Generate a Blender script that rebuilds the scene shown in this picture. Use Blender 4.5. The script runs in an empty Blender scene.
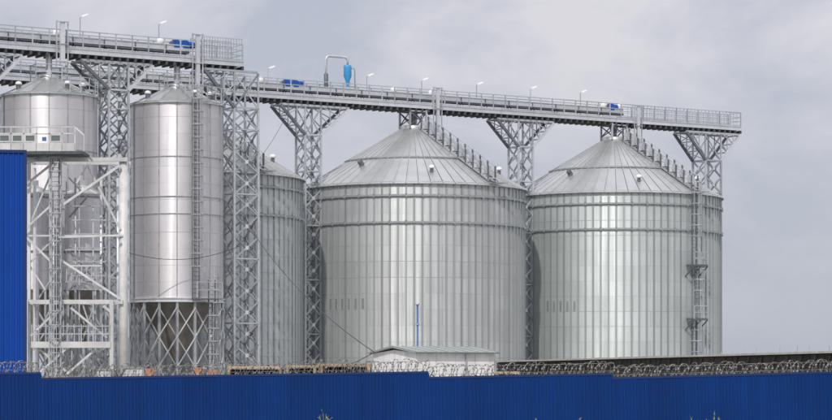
import bpy, math, random
from mathutils import Vector, Matrix, Quaternion
random.seed(7)
S = bpy.context.scene
COL = S.collection
PI = math.pi
R_ = math.radians

# ------------------------------------------------------------------ camera, sky, sun, exposure
CAMZ = 2.4
F = 2500.0            # focal length in photo pixels (832 wide); horizon at y = 380
cam_d = bpy.data.cameras.new('camera')
cam = bpy.data.objects.new('camera', cam_d)
COL.objects.link(cam)
cam.location = (0, 0, CAMZ)
cam.rotation_euler = (R_(90), 0, 0)
cam_d.sensor_width = 36
cam_d.lens = 36 * F / 832
cam_d.shift_y = 170 / 832
cam_d.clip_start = 0.5
cam_d.clip_end = 9000
S.camera = cam

SUN_AZ = Vector((-0.22, -0.97, 0)).normalized()
SUN_EL = R_(45)
world = bpy.data.worlds.new("World")
S.world = world
world.use_nodes = True
wn, wl = world.node_tree.nodes, world.node_tree.links
wn.clear()
w_out = wn.new('ShaderNodeOutputWorld')
w_bg = wn.new('ShaderNodeBackground')
w_bg.inputs['Strength'].default_value = 0.1
sky = wn.new('ShaderNodeTexSky')
sky.sky_type = 'NISHITA'
sky.sun_disc = False
sky.sun_elevation = SUN_EL
sky.sun_rotation = math.atan2(SUN_AZ.x, SUN_AZ.y)
sky.air_density = 1.0
sky.dust_density = 2.0
tc = wn.new('ShaderNodeTexCoord')
mp = wn.new('ShaderNodeMapping')
mp.inputs['Scale'].default_value = (1.0, 1.0, 1.8)
mp.inputs['Location'].default_value = (8, 3, 2.2)
wl.new(tc.outputs['Generated'], mp.inputs['Vector'])
n1 = wn.new('ShaderNodeTexNoise')
n1.inputs['Scale'].default_value = 7.0
n1.inputs['Detail'].default_value = 6
n1.inputs['Roughness'].default_value = 0.58
n1.inputs['Distortion'].default_value = 0.4
wl.new(mp.outputs['Vector'], n1.inputs['Vector'])
cr = wn.new('ShaderNodeValToRGB')
cr.color_ramp.elements[0].position = 0.41
cr.color_ramp.elements[0].color = (5.0, 5.25, 6.15, 1)
cr.color_ramp.elements[1].position = 0.60
cr.color_ramp.elements[1].color = (7.5, 7.25, 7.7, 1)
wl.new(n1.outputs['Fac'], cr.inputs['Fac'])
# thin band of bluer air low down
sep = wn.new('ShaderNodeSeparateXYZ')
wl.new(tc.outputs['Generated'], sep.inputs['Vector'])
mr = wn.new('ShaderNodeMapRange')
mr.inputs['From Min'].default_value = 0.0
mr.inputs['From Max'].default_value = 0.13
wl.new(sep.outputs['Z'], mr.inputs['Value'])
low = wn.new('ShaderNodeMix')
low.data_type = 'RGBA'
low.inputs['A'].default_value = (4.85, 5.2, 6.1, 1)
wl.new(cr.outputs['Color'], low.inputs['B'])
wl.new(mr.outputs['Result'], low.inputs['Factor'])
zen = wn.new('ShaderNodeMapRange')      # an overcast sky is lighter overhead than near the horizon
zen.inputs['From Min'].default_value = 0.15
zen.inputs['From Max'].default_value = 1.0
zen.inputs['To Min'].default_value = 1.0
zen.inputs['To Max'].default_value = 1.75
wl.new(sep.outputs['Z'], zen.inputs['Value'])
zs = wn.new('ShaderNodeVectorMath'); zs.operation = 'SCALE'
wl.new(low.outputs['Result'], zs.inputs[0])
wl.new(zen.outputs['Result'], zs.inputs['Scale'])
wm = wn.new('ShaderNodeMix')
wm.data_type = 'RGBA'
wm.inputs['Factor'].default_value = 0.88
wl.new(sky.outputs['Color'], wm.inputs['A'])
wl.new(zs.outputs['Vector'], wm.inputs['B'])
wl.new(wm.outputs['Result'], w_bg.inputs['Color'])
wl.new(w_bg.outputs['Background'], w_out.inputs['Surface'])

sun_d = bpy.data.lights.new('sun', 'SUN')
sun_d.energy = 2.4
sun_d.angle = R_(1.0)
sun_d.color = (1.0, 0.955, 0.9)
sun = bpy.data.objects.new('sun', sun_d)
COL.objects.link(sun)
sdir = Vector((SUN_AZ.x * math.cos(SUN_EL), SUN_AZ.y * math.cos(SUN_EL), math.sin(SUN_EL)))
sun.rotation_euler = sdir.to_track_quat('Z', 'Y').to_euler()
S.view_settings.view_transform = 'Standard'
S.view_settings.look = 'None'
S.view_settings.exposure = 0.0
S.view_settings.gamma = 1.0

# ------------------------------------------------------------------ materials
def srgb(r, g, b):
    f = lambda c: ((c / 255 + .055) / 1.055) ** 2.4 if c > 10 else c / 255 / 12.92
    return (f(r), f(g), f(b), 1)

def mat(name, col, rough=0.5, metal=0.0, var=0.0, noise=0.0, nscale=1.0, stretch=(1, 1, 1), wave=0.0, period=0.06,
        streak=0.0, rvar=0.0):
    m = bpy.data.materials.new(name)
    m.use_nodes = True
    nt = m.node_tree
    N, L = nt.nodes, nt.links
    b = N['Principled BSDF']
    b.inputs['Roughness'].default_value = rough
    b.inputs['Metallic'].default_value = metal
    b.inputs['Base Color'].default_value = col
    tcn = N.new('ShaderNodeTexCoord')
    geo = N.new('ShaderNodeNewGeometry')
    val = None
    def mul(a, bb):
        x = N.new('ShaderNodeMath'); x.operation = 'MULTIPLY'
        L.new(a, x.inputs[0]); L.new(bb, x.inputs[1]); return x.outputs[0]
    def rng(src, lo, hi, f0=0.0, f1=1.0):
        x = N.new('ShaderNodeMapRange')
        x.inputs['From Min'].default_value = f0; x.inputs['From Max'].default_value = f1
        x.inputs['To Min'].default_value = lo; x.inputs['To Max'].default_value = hi
        L.new(src, x.inputs['Value']); return x.outputs['Result']
    oi = N.new('ShaderNodeObjectInfo')
    if var:
        val = rng(oi.outputs['Random'], 1 - var, 1 + var)
    if noise:
        mpn = N.new('ShaderNodeMapping'); mpn.inputs['Scale'].default_value = stretch
        L.new(geo.outputs['Position'], mpn.inputs['Vector'])
        nz = N.new('ShaderNodeTexNoise'); nz.inputs['Scale'].default_value = nscale; nz.inputs['Detail'].default_value = 5
        nz.inputs['Roughness'].default_value = 0.6
        L.new(mpn.outputs['Vector'], nz.inputs['Vector'])
        v2 = rng(nz.outputs['Fac'], 1 - noise, 1 + noise, .3, .7)
        val = mul(val, v2) if val else v2
    if streak:
        mpn = N.new('ShaderNodeMapping'); mpn.inputs['Scale'].default_value = (3.2, 3.2, 0.09)
        L.new(geo.outputs['Position'], mpn.inputs['Vector'])
        nz = N.new('ShaderNodeTexNoise'); nz.inputs['Scale'].default_value = 1.0; nz.inputs['Detail'].default_value = 4
        L.new(mpn.outputs['Vector'], nz.inputs['Vector'])
        v2 = rng(nz.outputs['Fac'], 1 - streak, 1 + streak * .6, .32, .68)
        val = mul(val, v2) if val else v2
        L.new(rng(nz.outputs['Fac'], rough + .08, rough - .06, .3, .7), b.inputs['Roughness'])
    if rvar:
        L.new(rng(oi.outputs['Random'], rough - rvar, rough + rvar), b.inputs['Roughness'])
    if val:
        mx = N.new('ShaderNodeVectorMath'); mx.operation = 'SCALE'
        mx.inputs[0].default_value = col[:3]
        L.new(val, mx.inputs['Scale'])
        L.new(mx.outputs['Vector'], b.inputs['Base Color'])
    if wave:
        # rolled corrugation too fine for the lens: its slope goes straight into the normal
        sp = N.new('ShaderNodeSeparateXYZ'); L.new(geo.outputs['Position'], sp.inputs['Vector'])
        k = N.new('ShaderNodeMath'); k.operation = 'MULTIPLY'; k.inputs[1].default_value = 2 * PI / period
        L.new(sp.outputs['Z'], k.inputs[0])
        c = N.new('ShaderNodeMath'); c.operation = 'SINE'; L.new(k.outputs[0], c.inputs[0])
        a = N.new('ShaderNodeMath'); a.operation = 'MULTIPLY'; a.inputs[1].default_value = wave
        L.new(c.outputs[0], a.inputs[0])
        cb = N.new('ShaderNodeCombineXYZ'); L.new(a.outputs[0], cb.inputs['Z'])
        ad = N.new('ShaderNodeVectorMath'); ad.operation = 'ADD'
        L.new(geo.outputs['Normal'], ad.inputs[0]); L.new(cb.outputs['Vector'], ad.inputs[1])
        nm = N.new('ShaderNodeVectorMath'); nm.operation = 'NORMALIZE'
        L.new(ad.outputs['Vector'], nm.inputs[0])
        L.new(nm.outputs['Vector'], b.inputs['Normal'])
    return m

M = {}
M['wall'] = mat('galvanised_corrugated', (.56, .58, .578, 1), .53, .64, var=.045, noise=.05, nscale=.5, wave=.39, streak=.14)
M['wall_far'] = mat('galvanised_corrugated_bright', (.575, .622, .612, 1), .52, .64, var=.045, noise=.05, nscale=.5, wave=.39, streak=.10)
M['wall_old'] = mat('galvanised_corrugated_dull', (.56, .59, .59, 1), .52, .6, var=.05, noise=.06, nscale=.5, wave=.39, streak=.08)
M['wall_small'] = mat('galvanised_smooth', (.65, .635, .65, 1), .45, .74, var=.035, noise=.05, nscale=.6, wave=.30, period=.045, streak=.08)
M['stiff'] = mat('galvanised_stiffener', (.38, .405, .405, 1), .55, .5, var=.15)
M['ring'] = mat('galvanised_ring', (.37, .395, .40, 1), .55, .5, noise=.2, nscale=3)
M['roof'] = mat('galvanised_roof', (.55, .565, .56, 1), .36, .62, var=.04, noise=.08, nscale=.8)
M['steel'] = mat('galvanised_steel', (.51, .535, .555, 1), .5, .55, var=.18, noise=.15, nscale=2)
M['brace'] = mat('darker_brace_steel', (.37, .395, .415, 1), .5, .5, var=.35, noise=.15, nscale=2)  # braces darker than the legs, tone varied per member
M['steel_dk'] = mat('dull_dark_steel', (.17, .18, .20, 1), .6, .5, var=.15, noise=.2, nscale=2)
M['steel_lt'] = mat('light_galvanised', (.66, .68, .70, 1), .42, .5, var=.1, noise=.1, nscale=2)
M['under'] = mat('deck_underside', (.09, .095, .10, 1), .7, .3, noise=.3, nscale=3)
M['white'] = mat('white_paint', (.56, .56, .55, 1), .5, 0, var=.1, noise=.18, nscale=1.2, streak=.06)
M['bluem'] = mat('blue_machine_paint', srgb(22, 84, 168), .35, 0, noise=.1, nscale=4)
M['bluelt'] = mat('light_blue_paint', srgb(62, 150, 205), .35, 0, noise=.1, nscale=4)
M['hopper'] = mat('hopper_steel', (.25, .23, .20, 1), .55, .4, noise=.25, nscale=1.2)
M['fence'] = mat('blue_fence_sheet', (.0012, .034, .172, 1), .6, 0, var=.09, noise=.09, nscale=.5, streak=.10)
for k_ in ('fence',): M[k_].node_tree.nodes['Principled BSDF'].inputs['Specular IOR Level'].default_value = .18
M['fence_cap'] = mat('dark_blue_trim', (.001, .022, .11, 1), .6, 0)
M['bluewall'] = mat('blue_cladding', (.0015, .052, .30, 1), .5, 0, var=.05, noise=.05, nscale=.7)
M['bluewall'].node_tree.nodes['Principled BSDF'].inputs['Specular IOR Level'].default_value = .25
M['hut'] = mat('white_hut_cladding', (.76, .76, .74, 1), .6, 0, var=.03, noise=.12, nscale=2.5, streak=.12)
M['hutroof'] = mat('green_roof_sheet', (.30, .335, .315, 1), .5, 0, noise=.12, nscale=2)
M['wood'] = mat('sawn_timber', (.46, .32, .20, 1), .8, 0, var=.25, noise=.2, nscale=3)
M['dark'] = mat('dark_boards', (.030, .028, .027, 1), .85, 0, var=.35, noise=.3, nscale=2)
M['pale'] = mat('pale_roof_edge', (.42, .42, .37, 1), .7, 0, noise=.2, nscale=1.2)
M['razor'] = mat('razor_wire', (.30, .30, .28, 1), .6, .4, noise=.6, nscale=6)
M['rust'] = mat('rusty_bracket', (.10, .085, .075, 1), .8, .2, noise=.3, nscale=6)
M['cable'] = mat('dark_cable', (.05, .05, .06, 1), .6, 0)
M['glass'] = mat('dark_window_glass', (.13, .17, .16, 1), .2, 0)
M['bluepole'] = mat('faded_blue_paint', (.05, .15, .34, 1), .5, 0, noise=.1, nscale=3)
M['leaf'] = mat('weed_leaf', (.24, .30, .09, 1), .6, 0, var=.3, noise=.2, nscale=8)
M['ground'] = mat('gravel_ground', (.17, .155, .13, 1), .9, 0, noise=.3, nscale=.35)
M['conc'] = mat('concrete', (.36, .35, .33, 1), .85, 0, noise=.15, nscale=1.2)
M['orange'] = mat('orange_paint', (.34, .15, .08, 1), .6, 0, noise=.2, nscale=3)
M['lamp'] = mat('white_lamp_housing', (.8, .8, .8, 1), .4, 0)

# ------------------------------------------------------------------ helpers
def thing(name, label, cat, loc=(0, 0, 0), rz=0, group=None):
    o = bpy.data.objects.new(name, None)
    o.empty_display_size = .5
    COL.objects.link(o)
    o.location = loc
    o.rotation_euler = (0, 0, rz)
    o['label'] = label
    o['category'] = cat
    if group: o['group'] = group
    return o

def link(name, me, parent=None, loc=(0, 0, 0), q=None, label=None):
    o = bpy.data.objects.new(name, me)
    COL.objects.link(o)
    o.location = loc
    if q is not None:
        o.rotation_mode = 'QUATERNION'
        o.rotation_quaternion = q
    if parent: o.parent = parent
    if label: o['label'] = label
    return o

class MB:
    def __init__(s): s.v = []; s.f = []; s.sm = []
    def add(s, vs, fs, smooth=False):
        n = len(s.v)
        s.v += [tuple(v) for v in vs]
        s.f += [tuple(i + n for i in f) for f in fs]
        s.sm += [smooth] * len(fs)
        return s
    def box(s, x0, x1, y0, y1, z0, z1):
        return s.add([(x0, y0, z0), (x1, y0, z0), (x1, y1, z0), (x0, y1, z0), (x0, y0, z1), (x1, y0, z1), (x1, y1, z1), (x0, y1, z1)],
                     [(3, 2, 1, 0), (4, 5, 6, 7), (0, 1, 5, 4), (1, 2, 6, 5), (2, 3, 7, 6), (3, 0, 4, 7)])
    def bar(s, p, q, w, d=None):
        p, q = Vector(p), Vector(q)
        d = d or w
        Q = (q - p).to_track_quat('Z', 'Y')
        X, Y = Q @ Vector((w / 2, 0, 0)), Q @ Vector((0, d / 2, 0))
        vs = [p - X - Y, p + X - Y, p + X + Y, p - X + Y, q - X - Y, q + X - Y, q + X + Y, q - X + Y]
        return s.add(vs, [(3, 2, 1, 0), (4, 5, 6, 7), (0, 1, 5, 4), (1, 2, 6, 5), (2, 3, 7, 6), (3, 0, 4, 7)])
    def lathe(s, prof, n=24, a0=0, a1=2 * PI, smooth=True, c=(0, 0, 0)):
        full = abs(a1 - a0 - 2 * PI) < 1e-6
        m = n if full else n + 1
        vs = [(c[0] + r * math.cos(a0 + (a1 - a0) * i / n), c[1] + r * math.sin(a0 + (a1 - a0) * i / n), c[2] + z) for r, z in prof for i in range(m)]
        fs = []
        for j in range(len(prof) - 1):
            for i in range(n):
                k = (i + 1) % m
                fs.append((j * m + i, j * m + k, (j + 1) * m + k, (j + 1) * m + i))
        return s.add(vs, fs, smooth)
    def tube(s, pts, r, n=6):
        pts = [Vector(p) for p in pts]
        vs = []
        for i, p in enumerate(pts):
            t = (pts[min(i + 1, len(pts) - 1)] - pts[max(i - 1, 0)]).normalized()
            Q = t.to_track_quat('Z', 'Y')
            for k in range(n):
                vs.append(p + Q @ Vector((r * math.cos(2 * PI * k / n), r * math.sin(2 * PI * k / n), 0)))
        fs = []
        for i in range(len(pts) - 1):
            for k in range(n):
                k2 = (k + 1) % n
                fs.append((i * n + k, i * n + k2, (i + 1) * n + k2, (i + 1) * n + k))
        fs.append(tuple(range(n))[::-1])
        fs.append(tuple(range((len(pts) - 1) * n, len(pts) * n)))
        return s.add(vs, fs, True)
    def mesh(s, name, m):
        me = bpy.data.meshes.new(name)
        me.from_pydata(s.v, [], s.f)
        me.polygons.foreach_set('use_smooth', s.sm)
        me.materials.append(m)
        me.update()
        return me
    def obj(s, name, m, parent=None, loc=(0, 0, 0), label=None):
        return link(name, s.mesh(name, m), parent, loc, None, label)

_cache = {}
def bar(parent, name, p, q, w, m, d=None, label=None, rnd=False):
    """a straight member as its own object; alike members share mesh data"""
    p, q = Vector(p), Vector(q)
    L = round((q - p).length, 2)
    d = d or w
    key = (name, w, d, L, m, rnd)
    if key not in _cache:
        b = MB()
        if rnd: b.lathe([(0.001, 0), (w / 2, 0), (w / 2, L), (0.001, L)], 12)
        else: b.box(-w / 2, w / 2, -d / 2, d / 2, 0, L)
        _cache[key] = b.mesh(name, M[m])
    return link(name, _cache[key], parent, p, (q - p).to_track_quat('Z', 'Y'), label)

def stuff(o):
    o['kind'] = 'stuff'
    return o

def structure(o):
    o['kind'] = 'structure'
    return o

# the two silo rows run the same way
E1 = Vector((.842, .540, 0)).normalized()
RZ = math.atan2(E1.y, E1.x)
P1 = Vector((-8.535, 198.5, 0))       # tower between the two nearest big silos
LBAY = 20.56
def row2(t, z=0): return P1 + E1 * (LBAY * t) + Vector((0, 0, z))
def row1(u, z=0):
    Y = 158.5 / (.842 - .54 * u)
    return Vector((u * Y, Y, z))
def at(px, py, Y): return Vector(((px - 416) / F * Y, Y, CAMZ + (380 - py) / F * Y))

# ------------------------------------------------------------------ ground
g = MB().add([(-4000, -300, 0), (4000, -300, 0), (4000, 6000, 0), (-4000, 6000, 0)], [(0, 1, 2, 3)])
structure(g.obj('ground', M['ground']))
yard = MB().box(-60, 90, 92, 260, -.02, .06)
structure(yard.obj('concrete_yard', M['conc']))

# ------------------------------------------------------------------ caged ladder as a part
def ladder_part(parent, base, z0, z1, out, m='steel', cage=True, lane=None):
    """base: local xy; out: unit vector pointing away from the wall"""
    side = Vector((-out.y, out.x, 0))
    b = MB()
    for s in (-1, 1):
        p = base + side * (.25 * s)
        b.bar((p.x, p.y, z0), (p.x, p.y, z1), .06)
    lad = b.obj('ladder', M['steel_dk'], parent)
    r = MB()
    z = z0 + .15
    while z < z1:
        p, q = base + side * .25, base - side * .25
        r.bar((p.x, p.y, z), (q.x, q.y, z), .035)
        z += .3
    stuff(r.obj('rungs', M['steel_dk'], lad))
    if cage:
        key = ('hoop', m, round(out.x, 3), round(out.y, 3))
        if key not in _cache:
            h = MB()
            pts = []
            for i in range(9):
                a = PI * i / 8
                pts.append(side * (.38 * math.cos(a)) + out * (.12 + .62 * math.sin(a)))
            for i in range(8): h.bar(pts[i], pts[i + 1], .12, .06)
            _cache[key] = h.mesh('cage_hoop', M[m])
        z = z0 + 2.3
        while z < z1 + .9:
            link('cage_hoop', _cache[key], lad, (base.x, base.y, z))
            z += .9
        for i in (1, 3, 4, 5, 7):
            a = PI * i / 8
            p = base + side * (.38 * math.cos(a)) + out * (.12 + .62 * math.sin(a))
            bar(lad, 'cage_strap', (p.x, p.y, z0 + 2.3), (p.x, p.y, z1 + .9), .04, m)
    return lad

# ------------------------------------------------------------------ wall and roof pieces
def arc_panel(name, R, da, h, m, seg=6, depth=.035, gap=.006):
    key = (name, R, da, h, m)
    if key in _cache: return _cache[key]
    g_ = gap / R
    a = [-da / 2 + g_ + (da - 2 * g_) * i / seg for i in range(seg + 1)]
    z0, z1 = gap, h - gap
    vs = [(R * math.cos(t), R * math.sin(t), z) for z in (z0, z1) for t in a] + \
         [((R - depth) * math.cos(t), (R - depth) * math.sin(t), z) for z in (z0, z1) for t in a]
    n = seg + 1
    fs = [(i, i + 1, n + i + 1, n + i) for i in range(seg)]
    for i in range(seg):
        fs.append((n + i, n + i + 1, 3 * n + i + 1, 3 * n + i))
        fs.append((i + 1, i, 2 * n + i, 2 * n + i + 1))
    fs.append((0, n, 3 * n, 2 * n))
    fs.append((n - 1, 3 * n - 1, 4 * n - 1, 2 * n - 1))
    me = bpy.data.meshes.new(name)
    me.from_pydata(vs, [], fs)
    me.polygons.foreach_set('use_smooth', [True] * len(fs))
    nrm = []
    for pi, p in enumerate(me.polygons):
        for li in p.loop_indices:
            v = me.vertices[me.loops[li].vertex_index].co
            nrm.append(Vector((v.x, v.y, 0)).normalized() if pi < seg else p.normal.copy())
    me.normals_split_custom_set(nrm)
    me.materials.append(M[m])
    _cache[key] = me
    return me

def roof_piece(name, r0, r1, z0, z1, da, m, rib=.05, th=.03):
    """wedge of roof from radius r0 (upper) to r1 (lower) with a raised seam on one edge"""
    key = (name, r0, r1, z0, da, m)
    if key in _cache: return _cache[key]
    b = MB()
    h = da / 2 - .002
    c, s = math.cos, math.sin
    def P(r, a, z): return (r * c(a), r * s(a), z)
    top = [P(r0, -h, z0), P(r1, -h, z1), P(r1, h, z1), P(r0, h, z0)]
    bot = [P(r0, -h, z0 - th), P(r1, -h, z1 - th * 2), P(r1, h, z1 - th * 2), P(r0, h, z0 - th)]
    b.add(top + bot, [(0, 1, 2, 3), (7, 6, 5, 4), (0, 4, 5, 1), (1, 5, 6, 2), (2, 6, 7, 3), (3, 7, 4, 0)])
    w0, w1 = .035 / max(r0, .6), .035 / r1
    b.add([P(r0, -h, z0 + .002), P(r1, -h, z1 + .002), P(r1, -h + 2 * w1, z1 + .002), P(r0, -h + 2 * w0, z0 + .002),
           P(r0, -h, z0 + rib), P(r1, -h, z1 + rib), P(r1, -h + 2 * w1, z1 + rib), P(r0, -h + 2 * w0, z0 + rib)],
          [(4, 5, 6, 7), (0, 4, 7, 3), (1, 2, 6, 5), (0, 1, 5, 4), (2, 3, 7, 6)])
    me = b.mesh(name, M[m])
    _cache[key] = me
    return me

def zrot(a): return Quaternion((0, 0, 1), a)

# ------------------------------------------------------------------ big flat-bottomed silos
RB, ZE, SL = 9.14, 17.9, .595
def zroof(r, off=0): return ZE + (RB - r) * SL + off

def big_silo(t, label, wallm, wall_ladder=False, ze_off=0, slats=()):
    o = thing('grain_silo', label, 'silo', row2(t, ze_off), RZ, 'large flat-bottomed silos under the long catwalk')
    MB().lathe([(RB + .35, -ze_off - .05), (RB + .35, .38), (RB - .2, .38)], 72, smooth=False).obj('foundation', M['conc'], o)
    MB().lathe([(RB - .04, .38), (RB - .04, ZE)], 72).obj('wall_liner', M['ring'], o)
    NR, NP = 14, 20
    h = (ZE - .4) / NR
    me = arc_panel('wall_panel', RB, 2 * PI / NP, h, wallm)
    for k in range(NR):
        for i in range(NP):
            link('wall_panel', me, o, (0, 0, .4 + k * h), zrot(2 * PI * (i + (.5 if k % 2 else 0)) / NP))
    NS = 90
    key = 'stiffener'
    if key not in _cache:
        b = MB()
        b.box(.0, .055, -.045, .045, .4, ZE - .05)
        b.box(.0, .018, -.085, .085, .4, ZE - .06)
        _cache[key] = b.mesh('stiffener', M['stiff'])
    for i in range(NS):
        a = 2 * PI * (i + .5) / NS
        link('stiffener', _cache[key], o, (RB * math.cos(a), RB * math.sin(a), 0), zrot(a))
    for z in (16.8, 14.7):
        w = MB().lathe([(RB + .03, z - .07), (RB + .16, z - .07), (RB + .16, z + .07), (RB + .03, z + .07)], 90, smooth=False)
        for i in range(45):     # clamp brackets on the ring
            a = 2 * PI * (i + .25) / 45
            w.bar((( RB + .1) * math.cos(a), (RB + .1) * math.sin(a), z - .16), ((RB + .1) * math.cos(a), (RB + .1) * math.sin(a), z + .14), .13)
        w.obj('wind_ring', M['ring'], o)
    e = MB().lathe([(RB - .03, ZE - .16), (RB + .09, ZE - .16), (RB + .09, ZE - .02), (RB - .03, ZE - .02)], 90, smooth=False)
    for i in range(60):
        a = 2 * PI * i / 60
        e.bar(((RB + .05) * math.cos(a), (RB + .05) * math.sin(a), ZE - .26), ((RB + .2) * math.cos(a), (RB + .2) * math.sin(a), ZE - .1), .12)
    e.obj('eave_ring', M['ring'], o)
    NQ = 60
    lo = roof_piece('roof_panel', 5.42, RB + .26, zroof(5.42), zroof(RB + .26), 2 * PI / NQ, 'roof')
    up = roof_piece('roof_panel', .85, 5.55, zroof(.85, .07), zroof(5.55, .07), 2 * PI / NQ, 'roof')
    for i in range(NQ):
        for me in (lo, up): link('roof_panel', me, o, (0, 0, 0), zrot(2 * PI * (i + .5) / NQ))
    MB().lathe([(5.56, zroof(5.56, .03)), (5.62, zroof(5.56, .03)), (5.62, zroof(5.56, .13)), (5.5, zroof(5.5, .13))], 72, smooth=False).obj('roof_ring', M['ring'], o)
    MB().lathe([(1.05, zroof(1.05, .06)), (1.05, zroof(1.05, .32)), (.95, zroof(1.05, .38)), (.02, zroof(1.05, .5))], 24).obj('roof_cap', M['roof'], o)
    # stacks of small stiffener-grey slats between the stiffeners, low on the left side
    for k in slats:
        a = 2 * PI * (k + 1) / NS
        v = MB()
        for j in range(5):
            v.box(.01, .035, -.09, .09, 8.0 + j * .17, 8.0 + j * .17 + .12)
        key = 'wall_slat'
        if key not in _cache: _cache[key] = v.mesh('wall_slat', M['stiff'])
        link('wall_slat', _cache[key], o, (RB * math.cos(a), RB * math.sin(a), 0), zrot(a))
    # head frame that carries the catwalk above the cap
    top = 24.4 - ze_off
    zb = zroof(1.05, .1)
    hs = .78
    cs = [(-hs, -hs), (hs, -hs), (hs, hs), (-hs, hs)]
    for i in range(4):
        a, b_ = cs[i], cs[(i + 1) % 4]
        bar(o, 'frame_post', (a[0], a[1], zb), (a[0], a[1], top), .14, 'steel')
        bar(o, 'frame_brace', (a[0], a[1], zb + .3), (b_[0], b_[1], top - .2), .07, 'steel_dk')
        bar(o, 'frame_brace', (b_[0], b_[1], zb + .3), (a[0], a[1], top - .2), .07, 'steel_dk')
        bar(o, 'frame_rail', (a[0], a[1], top - .15), (b_[0], b_[1], top - .15), .1, 'steel')
    MB().lathe([(.22, zb), (.22, zb + .7), (.36, zb + 1.0), (.36, top + .2)], 14).obj('filling_spout', M['steel_dk'], o)
    # roof vents: (screen-right angle in degrees from the side facing the camera, radius)
    toward = -PI / 2 - RZ
    for ang, rr, big in ((11, 7.75, 1), (-38, 6.6, 0), (-76, 8.2, 0), (75, 7.2, 1), (150, 7, 1), (-140, 7, 1)):
        a = toward + R_(ang)
        x, y, z = rr * math.cos(a), rr * math.sin(a), zroof(rr)
        if big:
            v = MB().lathe([(.14, -.1), (.14, .35)], 12, c=(x, y, z)).obj('roof_vent', M['steel_dk'], o)
            MB().lathe([(.02, .58), (.16, .54), (.25, .42), (.25, .3), (.14, .28)], 14, c=(x, y, z)).obj('vent_hood', M['lamp'], v)
        else:
            q = MB()
            q.lathe([(.2, -.15), (.2, .2)], 12, c=(x, y, z))
            q.bar((x, y, z + .1), (x + .3 * math.cos(a), y + .3 * math.sin(a), z + .38), .3)
            q.obj('roof_vent', M['steel_dk'], o)
    # roof stair, from the cap down to the eave
    a = toward + R_(44)
    d = Vector((math.cos(a), math.sin(a), 0)); s = Vector((-d.y, d.x, 0))
    st = MB()
    for k in (-.38, .38):
        p, q = d * 1.1 + s * k, d * (RB - .1) + s * k
        st.bar((p.x, p.y, zroof(1.1, .22)), (q.x, q.y, zroof(RB - .1, .22)), .06, .16)
    st = st.obj('roof_stair', M['steel'], o)
    stp = MB().box(-.17, .17, -.36, .36, 0, .05).mesh('step', M['steel_lt'])
    rr = 1.4; i = 0
    while rr < RB - .1:
        p = d * rr
        link('step', stp, st, (p.x, p.y, zroof(rr, .3)), zrot(a))
        if i % 2 == 0:
            for k in (-.4, .4):
                p = d * rr + s * k
                bar(st, 'handrail_post', (p.x, p.y, zroof(rr, .2)), (p.x, p.y, zroof(rr, 1.3)), .11, 'steel_dk')
        rr += .42; i += 1
    for k in (-.4, .4):
        for hz in (.75, 1.28):
            p, q = d * 1.4 + s * k, d * (RB - .3) + s * k
            bar(st, 'handrail', (p.x, p.y, zroof(1.4, hz)), (q.x, q.y, zroof(RB - .3, hz)), .05, 'steel')
    # light cross plates of the stair landings
    lp = MB().box(-.1, .2, -.42, .42, 0, .62).mesh('landing_plate', M['steel_lt'])
    for k in range(9):
        rr = 1.6 + k * .84
        p = d * rr
        link('landing_plate', lp, st, (p.x, p.y, zroof(rr, .34)), zrot(a))
    # eave walk at the foot of the stair
    b = MB()
    b.lathe([(RB + .15, ZE + .0), (RB + .95, ZE + .0), (RB + .95, ZE + .08), (RB + .15, ZE + .08)], 6, a - .07, a + .07, smooth=False)
    b.obj('eave_platform', M['steel'], o)
    if wall_ladder:
        aw = toward + R_(40.5)
        out = Vector((math.cos(aw), math.sin(aw), 0)); sd = Vector((-out.y, out.x, 0))
        base = out * (RB + .25)
        ladder_part(o, base, 11.9, ZE, out)
        ladder_part(o, base + sd * .35, 7.4, 11.6, out)
        ladder_part(o, base - sd * .0, .5, 7.2, out)
        for z in (11.75, 7.3):
            c = out * (RB + .55)
            b = MB()
            for i in range(5):
                p, q = c + sd * (-.8) + out * (-.35 + .2 * i), c + sd * .8 + out * (-.35 + .2 * i)
                b.bar((p.x, p.y, z), (q.x, q.y, z), .16, .16)
            pf = b.obj('ladder_platform', M['steel_dk'], o)
            for k in (-.8, 0, .8):
                p = c + sd * k + out * .5
                bar(pf, 'platform_post', (p.x, p.y, z), (p.x, p.y, z + 1.1), .05, 'steel')
                pw = out * (RB + .02) + sd * k
                bar(pf, 'platform_bracket', (p.x, p.y, z - .05), (pw.x, pw.y, z - .9), .08, 'steel_dk')
            for hz in (.55, 1.1):
                p, q = c + sd * -.8 + out * .5, c + sd * .8 + out * .5
                bar(pf, 'platform_rail', (p.x, p.y, z + hz), (q.x, q.y, z + hz), .05, 'steel')
    return o

def slat_columns(d0, d1):
    t_ = -PI / 2 - RZ
    return [k for k in range(-90, 90) if d0 <= math.degrees(2 * PI * (k + 1) / 90 - t_) <= d1]
big_silo(-.54, 'dull grey corrugated silo mostly hidden behind the narrow silo and lattice tower', 'wall_old')
big_silo(.479, 'large corrugated silo in the middle, directly behind the white hut', 'wall', slats=slat_columns(-48, -22))
big_silo(1.476, 'large corrugated silo farthest right, with a caged ladder down its wall', 'wall_far', True, .15, slat_columns(-42, -22))

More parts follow.
